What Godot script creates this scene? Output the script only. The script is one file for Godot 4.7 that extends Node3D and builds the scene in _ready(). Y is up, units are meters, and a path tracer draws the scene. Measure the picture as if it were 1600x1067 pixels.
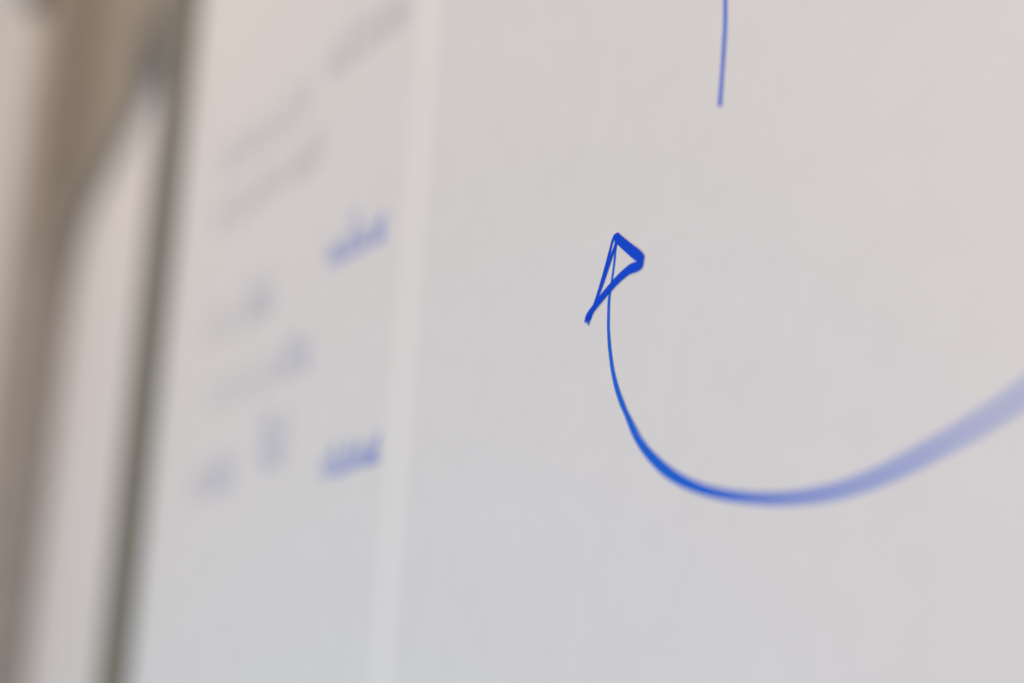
extends Node3D
# A close view along a wall-mounted whiteboard. The board's front face is the plane z = 0,
# x runs along the board, y is up, and the origin lies in the blue arrowhead.
# Marker strokes: [left x, left y, right x, right y] of each cross-section, in millimetres on the board.
const LEFT_UPSTROKE := [[-28.0, -16.7, -25.1, -18.2], [-27.4, -15.5, -23.8, -16.4], [-24.0, -13.4, -21.5, -12.7], [-20.7, -8.2, -18.6, -7.0], [-17.3, -1.5, -15.6, -1.8], [-14.2, 5.3, -13.3, 3.1], [-12.6, 8.8, -11.6, 7.3], [-11.1, 10.2, -9.9, 8.2], [-8.8, 10.4, -8.3, 8.9]]
const LEFT_DOWNSTROKE := [[-10.5, 9.5, -8.2, 8.9], [-10.6, 6.6, -8.8, 6.0], [-13.2, 3.0, -11.1, 2.6], [-16.0, -1.4, -13.8, -1.8], [-18.7, -6.2, -16.8, -6.6], [-20.9, -11.3, -19.8, -10.8], [-24.0, -15.1, -22.5, -15.2], [-26.8, -17.4, -24.6, -18.2]]
const TOP_SIDE := [[-8.8, 10.5, -10.4, 7.6], [-4.3, 7.4, -8.1, 5.7], [0.9, 4.1, -3.9, 2.7], [6.1, 0.9, 0.6, -0.4], [9.0, -1.4, 4.6, -2.9], [9.6, -2.7, 7.6, -4.5]]
const LOWER_SIDE := [[9.5, -2.2, 8.9, -5.6], [5.6, -3.0, 7.6, -6.4], [1.5, -2.9, 4.5, -6.7], [-2.0, -3.5, 0.4, -6.6], [-6.1, -4.7, -3.7, -7.5], [-10.5, -6.4, -7.8, -8.8], [-15.0, -8.4, -11.6, -10.4], [-19.8, -10.7, -16.8, -12.7], [-22.8, -12.5, -22.4, -15.5], [-26.3, -14.4, -24.1, -16.8], [-28.0, -15.8, -24.7, -17.7], [-28.3, -16.9, -25.1, -18.3]]
const FRAY_NEAR := [[-26.9, -16.6, -24.3, -17.0], [-26.5, -18.2, -24.9, -18.4], [-25.9, -19.7, -25.5, -19.7]]
const FRAY_FAR := [[-28.1, -16.1, -25.9, -16.7], [-28.4, -17.3, -26.4, -17.8], [-28.6, -17.9, -27.3, -18.5]]
const SHAFT_TOP := [[-10.2, 8.5, -8.7, 7.4], [-10.6, 4.5, -9.2, 4.2], [-10.9, 0.7, -9.6, -0.4], [-11.8, -5.3, -10.6, -6.4], [-12.7, -9.8, -11.4, -10.4], [-13.5, -13.5, -11.7, -14.6], [-13.1, -22.0, -11.2, -22.3], [-12.7, -24.6, -10.8, -25.0]]
const SWOOSH := [[-10.8, -24.8, -12.8, -24.5], [-9.6, -29.8, -11.9, -29.5], [-6.9, -38.0, -9.4, -37.8], [-3.1, -45.2, -6.1, -45.2], [1.0, -51.0, -2.3, -51.2], [3.6, -54.6, 0.7, -54.9], [10.7, -62.9, 7.2, -63.5], [19.3, -69.2, 15.1, -70.8], [29.6, -75.3, 25.5, -77.7], [38.9, -79.6, 36.1, -82.5], [49.4, -83.2, 47.7, -86.2], [59.6, -85.7, 58.7, -88.8], [70.9, -87.8, 70.6, -90.8], [84.5, -89.6, 84.6, -92.5], [97.5, -90.4, 98.0, -93.3], [109.8, -90.4, 110.8, -93.3], [121.5, -89.5, 123.0, -92.3], [132.9, -87.8, 134.6, -90.6], [143.8, -85.4, 145.7, -88.1], [154.4, -82.8, 156.3, -85.4], [164.6, -80.2, 166.5, -82.6], [174.5, -77.2, 176.3, -79.5], [183.9, -74.0, 185.8, -76.2], [197.5, -68.4, 199.5, -70.6], [210.5, -61.9, 212.5, -64.2]]
const DRY_EDGE := [[-4.2, -46.4, -4.4, -46.4], [-0.0, -50.6, -0.6, -50.7], [4.5, -55.3, 3.5, -55.5], [9.2, -60.2, 8.3, -60.4], [13.6, -64.5, 13.1, -64.6], [16.7, -67.2, 16.6, -67.3]]
const LINE := [[52.2, 88.3, 50.2, 89.0], [52.8, 81.3, 50.8, 82.1], [53.0, 74.5, 51.0, 75.3], [53.4, 65.5, 51.4, 66.2], [53.1, 56.7, 51.1, 57.5], [52.7, 49.2, 50.7, 49.9], [52.3, 42.2, 50.2, 42.9], [52.1, 38.7, 49.9, 39.5], [51.8, 38.3, 50.0, 39.1]]

var white_enamel: StandardMaterial3D
var blue_ink: StandardMaterial3D
var dry_ink: StandardMaterial3D
var thin_ink: StandardMaterial3D
var faded_ink: StandardMaterial3D
var ghost_ink: StandardMaterial3D
var pale_ink: StandardMaterial3D
var rng := RandomNumberGenerator.new()


func _ready() -> void:
	rng.seed = 11
	# ---- camera -------------------------------------------------------------
	var cam := Camera3D.new()
	cam.name = "camera"
	var basis_x := Vector3(0.47145413, 0.06001097, -0.8798464)
	var basis_y := Vector3(0.16878638, 0.97309853, 0.15681331)
	var basis_z := Vector3(0.86558776, -0.22243637, 0.44864229)
	cam.transform = Transform3D(Basis(basis_x, basis_y, basis_z), Vector3(0.49544154, -0.1641831, 0.30008668))
	var lens := CameraAttributesPhysical.new()
	lens.frustum_focal_length = 61.94          # on a sensor 24 mm high
	lens.frustum_near = 0.02
	lens.frustum_far = 60.0
	lens.frustum_focus_distance = 0.609
	lens.exposure_aperture = 2.15
	cam.attributes = lens
	cam.fov = rad_to_deg(2.0 * atan(533.5 / 2754.0))
	cam.near = 0.02
	cam.far = 60.0
	add_child(cam)
	cam.current = true
	# ---- light --------------------------------------------------------------
	var env := Environment.new()
	env.background_mode = Environment.BG_COLOR
	env.background_color = Color(0.583, 0.537, 0.531).linear_to_srgb()
	env.tonemap_mode = Environment.TONE_MAPPER_LINEAR
	env.tonemap_exposure = 1.035
	env.sdfgi_enabled = true
	env.ssao_enabled = true
	env.ssil_enabled = true
	var we := WorldEnvironment.new()
	we.name = "environment"
	we.environment = env
	add_child(we)
	# warm ceiling lamp, plus an added warm fill at right and cool fill below
	lamp("ceiling_lamp", Vector3(-0.75, 1.15, 0.58), Vector3(-0.6, 0.1, 0.0), Vector2(0.5, 0.25), 0.62, Color(1.0, 0.69, 0.38).linear_to_srgb())
	lamp("warm_fill", Vector3(0.75, 0.10, 0.36), Vector3(0.2, 0.0, 0.0), Vector2(0.25, 0.25), 0.16, Color(1.0, 0.68, 0.54).linear_to_srgb())
	lamp("cool_fill", Vector3(-0.2, -0.9, 0.6), Vector3(-0.2, -0.1, 0.0), Vector2(0.6, 0.4), 0.32, Color(0.04, 0.62, 1.0).linear_to_srgb())
	make_materials()
	# ---- the setting ----------------------------------------------------------
	var wall_paint := paint(Color(0.745, 0.735, 0.74), 0.75)
	var wall := obj("wall", block(-986, -1400, -80, 2000, 1600, -26, 0.0), wall_paint, self)
	wall.set_meta("kind", "structure")
	wall.set_meta("label", "off-white painted wall behind the whiteboard")
	var side := obj("wall_left", block(-3600, -1400, -110, -986.5, 1600, -50, 0.0), paint(Color(0.69, 0.68, 0.655), 0.8), self)
	side.set_meta("kind", "structure")
	side.set_meta("label", "greige recessed wall beyond the taupe post")
	build_post()
	build_board()


func lamp(called: String, at: Vector3, to: Vector3, size: Vector2, energy: float, tint: Color) -> void:
	var l := AreaLight3D.new()
	l.name = called
	l.area_size = size
	l.light_energy = energy
	l.light_color = tint
	l.area_range = 12.0
	l.area_attenuation = 2.0
	l.shadow_enabled = true
	l.position = at
	add_child(l)
	l.look_at(to, Vector3.UP)


# ---- materials ------------------------------------------------------------------
func cloud(low: float, high: float, frequency: float, octaves: int, seed_: int) -> NoiseTexture2D:
	var n := FastNoiseLite.new()
	n.seed = seed_
	n.noise_type = FastNoiseLite.TYPE_SIMPLEX_SMOOTH
	n.frequency = frequency
	n.fractal_octaves = octaves
	var ramp := Gradient.new()
	ramp.set_color(0, Color(low, low, low))
	ramp.set_color(1, Color(high, high, high))
	var t := NoiseTexture2D.new()
	t.width = 512
	t.height = 512
	t.seamless = true
	t.noise = n
	t.color_ramp = ramp
	return t


func paint(c: Color, rough: float) -> StandardMaterial3D:
	var m := StandardMaterial3D.new()
	m.albedo_color = c.linear_to_srgb()
	m.roughness = rough
	return m


func ink(c: Color, alpha: float) -> StandardMaterial3D:
	var m := paint(c, 0.45)
	m.albedo_color.a = alpha
	m.transparency = BaseMaterial3D.TRANSPARENCY_ALPHA
	m.metallic_specular = 0.12
	return m


func make_materials() -> void:
	white_enamel = paint(Color(0.79, 0.785, 0.79), 0.5)
	white_enamel.metallic_specular = 0.35
	white_enamel.albedo_texture = cloud(0.988, 1.0, 0.015, 3, 5)     # faint wiped-off marker haze
	white_enamel.uv1_triplanar = true
	white_enamel.uv1_scale = Vector3(5.3, 5.3, 5.3)
	white_enamel.roughness_texture = cloud(0.96, 1.0, 0.02, 3, 8)
	blue_ink = ink(Color(0.0, 0.088, 0.90), 0.94)
	blue_ink.albedo_texture = cloud(0.84, 1.0, 0.05, 5, 31)           # uneven lay of the ink
	blue_ink.uv1_triplanar = true
	blue_ink.uv1_scale = Vector3(60, 60, 60)
	thin_ink = ink(Color(0.0, 0.175, 1.0), 0.86)
	thin_ink.albedo_texture = blue_ink.albedo_texture
	thin_ink.uv1_triplanar = true
	thin_ink.uv1_scale = Vector3(60, 60, 60)
	dry_ink = ink(Color(0.02, 0.20, 0.80), 0.62)
	faded_ink = ink(Color(0.13, 0.22, 0.60), 0.24)
	ghost_ink = ink(Color(0.38, 0.34, 0.52), 0.18)
	pale_ink = ink(Color(0.40, 0.40, 0.54), 0.17)


# ---- mesh helpers (millimetres in, metres out) --------------------------------------
func obj(called: String, mesh: Mesh, m: Material, parent: Node) -> MeshInstance3D:
	var o := MeshInstance3D.new()
	o.name = called
	o.mesh = mesh
	o.material_override = m
	parent.add_child(o, true)
	return o


func quad(st: SurfaceTool, a: Vector3, b: Vector3, c: Vector3, d: Vector3) -> void:
	for p in [a, b, c, a, c, d]:          # clockwise seen from the front
		st.add_vertex(p * 0.001)


func prism(section: PackedVector2Array, y0: float, y1: float, groups := false) -> ArrayMesh:
	# an upright bar: section in (x, z), counter-clockwise seen from above
	var st := SurfaceTool.new()
	st.begin(Mesh.PRIMITIVE_TRIANGLES)
	st.set_smooth_group(1 if groups else -1)
	var n := section.size()
	for i in n:
		var p := section[i]
		var q := section[(i + 1) % n]
		quad(st, Vector3(p.x, y0, p.y), Vector3(p.x, y1, p.y), Vector3(q.x, y1, q.y), Vector3(q.x, y0, q.y))
	st.set_smooth_group(-1)
	var tri := Geometry2D.triangulate_polygon(section)
	for i in range(0, tri.size(), 3):
		var a := section[tri[i]]
		var b := section[tri[i + 1]]
		var c := section[tri[i + 2]]
		if (b - a).cross(c - a) > 0.0:
			var keep := b
			b = c
			c = keep
		for p in [a, c, b]:
			st.add_vertex(Vector3(p.x, y1, p.y) * 0.001)
		for p in [a, b, c]:
			st.add_vertex(Vector3(p.x, y0, p.y) * 0.001)
	st.generate_normals()
	return st.commit()


func rounded(x0: float, z0: float, x1: float, z1: float, r: float) -> PackedVector2Array:
	# rectangle with rounded corners in (x, z); order matches prism()
	var out := PackedVector2Array()
	if r <= 0.0:
		return PackedVector2Array([Vector2(x0, z1), Vector2(x0, z0), Vector2(x1, z0), Vector2(x1, z1)])
	var corners := [[Vector2(x0 + r, z1 - r), PI / 2], [Vector2(x0 + r, z0 + r), PI], [Vector2(x1 - r, z0 + r), PI * 1.5], [Vector2(x1 - r, z1 - r), 0.0]]
	for c in corners:
		for k in 5:
			var a: float = c[1] + PI / 8 * k
			out.append(c[0] + Vector2(cos(a), sin(a)) * r)
	return out


func block(x0: float, y0: float, z0: float, x1: float, y1: float, z1: float, r: float) -> ArrayMesh:
	return prism(rounded(x0, z0, x1, z1, r), y0, y1, r > 0.0)


func lying(x0: float, x1: float, y0: float, y1: float, z0: float, z1: float, r: float) -> ArrayMesh:
	# a bar along x
	var up := block(-y1, x0, z0, -y0, x1, z1, r)
	var st := SurfaceTool.new()
	st.append_from(up, 0, Transform3D(Basis(Vector3(0, -1, 0), Vector3(1, 0, 0), Vector3(0, 0, 1)), Vector3.ZERO))
	return st.commit()


func spline(a: Vector4, b: Vector4, c: Vector4, d: Vector4, t: float) -> Vector4:
	return 0.5 * (2.0 * b + (c - a) * t + (2.0 * a - 5.0 * b + 4.0 * c - d) * t * t + (3.0 * b - a - 3.0 * c + d) * t * t * t)


func stroke(sections: Array, z: float, smooth := 6) -> ArrayMesh:
	# a film of ink z millimetres proud of the board, swept through its cross-sections
	var s: Array[Vector4] = []
	for e in sections:
		s.append(Vector4(e[0], e[1], e[2], e[3]))
	var rows: Array[Vector4] = []
	for i in s.size() - 1:
		for k in smooth:
			rows.append(spline(s[maxi(i - 1, 0)], s[i], s[i + 1], s[mini(i + 2, s.size() - 1)], float(k) / smooth))
	rows.append(s[-1])
	var st := SurfaceTool.new()
	st.begin(Mesh.PRIMITIVE_TRIANGLES)
	for i in rows.size() - 1:
		var a := rows[i]
		var b := rows[i + 1]
		ink_quad(st, Vector2(a.x, a.y), Vector2(a.z, a.w), Vector2(b.z, b.w), Vector2(b.x, b.y), z)
	return st.commit()


func ink_quad(st: SurfaceTool, a: Vector2, b: Vector2, c: Vector2, d: Vector2, z: float) -> void:
	for tri in [[a, b, c], [a, c, d]]:
		var p: Array = tri
		if absf((p[1] - p[0]).cross(p[2] - p[0])) < 1e-7:
			continue
		if (p[1] - p[0]).cross(p[2] - p[0]) > 0.0:
			p = [p[0], p[2], p[1]]
		for v in p:
			st.set_normal(Vector3(0, 0, 1))
			st.add_vertex(Vector3(v.x, v.y, z) * 0.001)


func pen_path(path: PackedVector2Array, width: float) -> Array:
	# cross-sections of a bullet-tip pen run along a path
	var out := []
	for i in path.size():
		var t := (path[mini(i + 1, path.size() - 1)] - path[maxi(i - 1, 0)]).normalized()
		var n := Vector2(-t.y, t.x) * width * 0.5
		out.append([path[i].x - n.x, path[i].y - n.y, path[i].x + n.x, path[i].y + n.y])
	return out


func scribble(x0: float, x1: float, y: float, tall: float, humps: int, ascenders: Array, rise := 0.0) -> PackedVector2Array:
	# joined-up letter strokes between x0 and x1: every hump leans a little and differs from the last
	var path := PackedVector2Array()
	var step := (x1 - x0) / humps
	for i in humps:
		var x := x0 + step * i + rng.randf_range(-0.28, 0.28) * step
		var base := y + rise * i / humps + rng.randf_range(-0.06, 0.06) * tall
		var h := tall * (rng.randf_range(0.7, 1.1) if not i in ascenders else 1.55)
		match rng.randi() % 3:
			0:      # an arch, as in n
				for e in [[0.0, 0.0], [0.12, 0.8], [0.45, 1.0], [0.66, 0.75], [0.72, 0.05]]:
					path.append(Vector2(x + step * e[0], base + h * e[1]))
			1:      # a loop, as in e or l
				for e in [[0.0, 0.1], [0.5, 0.55], [0.62, 0.9], [0.38, 1.0], [0.2, 0.55], [0.34, 0.05], [0.75, 0.1]]:
					path.append(Vector2(x + step * e[0], base + h * e[1]))
			_:      # a cup, as in u
				for e in [[0.05, 0.85], [0.1, 0.2], [0.36, 0.0], [0.62, 0.35], [0.7, 0.95], [0.76, 0.05]]:
					path.append(Vector2(x + step * e[0], base + h * e[1]))
	path.append(Vector2(x1, y + rise + tall * 0.2))
	return path


func tag(o: Node, label: String, category: String) -> void:
	o.set_meta("label", label)
	o.set_meta("category", category)


# ---- the post at the end of the wall --------------------------------------------------
func build_post() -> void:
	var taupe := paint(Color(0.42, 0.365, 0.315), 0.5)
	taupe.albedo_texture = cloud(0.9, 1.0, 0.02, 3, 21)
	taupe.uv1_triplanar = true
	taupe.uv1_scale = Vector3(3, 3, 3)
	var post := Node3D.new()
	post.name = "support_post"
	add_child(post)
	tag(post, "taupe upright post with arched bracket reaching to the whiteboard's rail", "post")
	obj("upright", block(-992, -1400, -25.5, -930, 1500, 19, 6.0), taupe, post)
	# bracket: an arched plate between the upright and the rail
	var arch := Curve2D.new()
	arch.add_point(Vector2(-929.5, 150), Vector2.ZERO, Vector2(4, 40))
	arch.add_point(Vector2(-886, 243), Vector2(-26, -16), Vector2(20, 8))
	arch.add_point(Vector2(-829, 265), Vector2(-20, -8), Vector2(24, 10))
	arch.add_point(Vector2(-740, 302), Vector2(-24, -12), Vector2(14, 6))
	arch.add_point(Vector2(-607, 290), Vector2(-40, 8), Vector2.ZERO)
	var outline := arch.tessellate(4, 2)
	outline.append(Vector2(-607, 560))
	outline.append(Vector2(-929.5, 560))
	var plate := CSGPolygon3D.new()
	for i in outline.size():
		outline[i] *= 0.001
	plate.polygon = outline
	plate.depth = 0.008
	plate.position = Vector3(0, 0, -0.0175)
	plate.name = "arched_bracket"
	plate.material = paint(Color(0.285, 0.255, 0.215), 0.55)
	post.add_child(plate, true)
	obj("crown_shade", block(-748, 304, -17.2, -607, 346, -11, 2.0), paint(Color(0.15, 0.14, 0.128), 0.55), post)  # added dark block, its colour stands for the shade at the arch crown
	var knob := CylinderMesh.new()
	knob.top_radius = 0.013
	knob.bottom_radius = 0.016
	knob.height = 0.016
	var k := obj("knob", knob, paint(Color(0.06, 0.055, 0.05), 0.45), post)
	k.rotation_degrees.x = 90
	k.position = Vector3(-0.962, 0.44, 0.027)


# ---- the whiteboard -----------------------------------------------------------------------
func build_board() -> void:
	var board := Node3D.new()
	board.name = "whiteboard"
	add_child(board)
	tag(board, "large white wall-mounted whiteboard with blue marker arrow and blurred handwriting", "whiteboard")
	var rail := paint(Color(0.17, 0.164, 0.128), 0.5)
	obj("panel", block(-550, -560, -12, -196, 640, 0, 0.0), white_enamel, board)
	obj("panel", block(-171, -560, -12, 1100, 640, 0, 0.0), white_enamel, board)
	obj("joint_strip", prism(strip_section(), -560, 640, true), paint(Color(0.83, 0.825, 0.825), 0.5), board)  # paler than the panels: the highlight along the seam is in this colour
	obj("frame_rail", block(-606, -592, -25.5, -550.5, 672, 6, 3.0), rail, board)
	obj("frame_rail", lying(-550, 1100, 640.5, 672, -25.5, 7, 3.0), rail, board)
	obj("frame_rail", lying(-550, 1100, -592, -560.5, -25.5, 7, 3.0), rail, board)

	var arrow := obj("drawn_arrow", stroke(SWOOSH, 0.10), thin_ink, board)
	arrow.set_meta("label", "long curved blue arrow sweeping up to an outlined arrowhead")
	obj("dry_edge", stroke(DRY_EDGE, 0.12), dry_ink, arrow)
	obj("shaft_tip", stroke(SHAFT_TOP, 0.14), thin_ink, arrow)
	obj("arrowhead_side", stroke(LEFT_UPSTROKE, 0.18), blue_ink, arrow)
	obj("arrowhead_side", stroke(LEFT_DOWNSTROKE, 0.22), blue_ink, arrow)
	obj("arrowhead_side", stroke(TOP_SIDE, 0.26), blue_ink, arrow)
	obj("arrowhead_side", stroke(LOWER_SIDE, 0.30), blue_ink, arrow)
	obj("frayed_tip", stroke(FRAY_NEAR, 0.34), blue_ink, arrow)
	obj("frayed_tip", stroke(FRAY_FAR, 0.34), blue_ink, arrow)
	var line := obj("drawn_line", stroke(LINE, 0.10), thin_ink, board)
	line.set_meta("label", "short thin upright blue line above the arrow")

	# rows of handwriting on the far panel, written before the arrow and partly wiped away
	write(board, scribble(-285, -213, 55, 15, 8, [3]), 1.2, thin_ink, "solid blue handwritten word beside the joint strip, upper of two")
	write(board, scribble(-267, -200, -49, 14, 8, []), 1.25, thin_ink, "solid blue handwritten word beside the joint strip, lower of two")
	write(board, scribble(-306, -206, 158, 24, 9, []), 3.0, ghost_ink, "faint purple-grey handwriting near the top of the board")
	write(board, scribble(-470, -326, 148, 24, 12, []), 3.4, pale_ink, "faint wiped handwriting, upper of two grey rows")
	write(board, scribble(-474, -302, 114, 24, 14, []), 3.4, pale_ink, "faint wiped handwriting, lower of two grey rows")
	write(board, scribble(-470, -352, 46, 24, 9, []), 2.4, pale_ink, "faded blue handwriting above the middle of the panel")
	write(board, scribble(-400, -366, 50, 26, 3, []), 2.0, faded_ink, "denser faded blue letters above the middle of the panel")
	write(board, scribble(-450, -326, 6, 22, 9, []), 2.4, pale_ink, "faded blue handwriting across the middle of the panel")
	write(board, scribble(-338, -294, 8, 20, 4, []), 2.2, faded_ink, "denser faded blue letters ending the middle row")
	write(board, scribble(-358, -316, -36, 30, 4, []), 2.4, faded_ink, "short faded blue mark to the left of the lower blue word")
	write(board, scribble(-432, -392, -42, 24, 4, []), 2.2, faded_ink, "faded blue scrawl next to the frame rail")
	write(board, scribble(-472, -436, -42, 22, 4, []), 2.2, pale_ink, "palest scrawl nearest the frame rail")

func write(board: Node3D, path: PackedVector2Array, width: float, m: Material, label: String) -> void:
	var o := obj("handwriting", stroke(pen_path(path, width), 0.1, 4), m, board)
	o.set_meta("label", label)


func strip_section() -> PackedVector2Array:
	# a cover strip, gently domed, its near side feathering out to the panel
	var out := PackedVector2Array()
	var dome := PackedVector2Array()
	for k in 15:
		var t := float(k) / 14.0
		var x := lerpf(-199.0, -168.0, t)
		dome.append(Vector2(x, 0.1 + 0.7 * pow(sin(PI * pow(t, 1.9)), 0.9)))
	for p in dome:
		out.append(p)
	out.reverse()
	# from near side (x = -160) over the dome to the far side, then back along the board
	out.append(Vector2(-199.0, 0.05))
	out.append(Vector2(-168.0, 0.05))
	return out
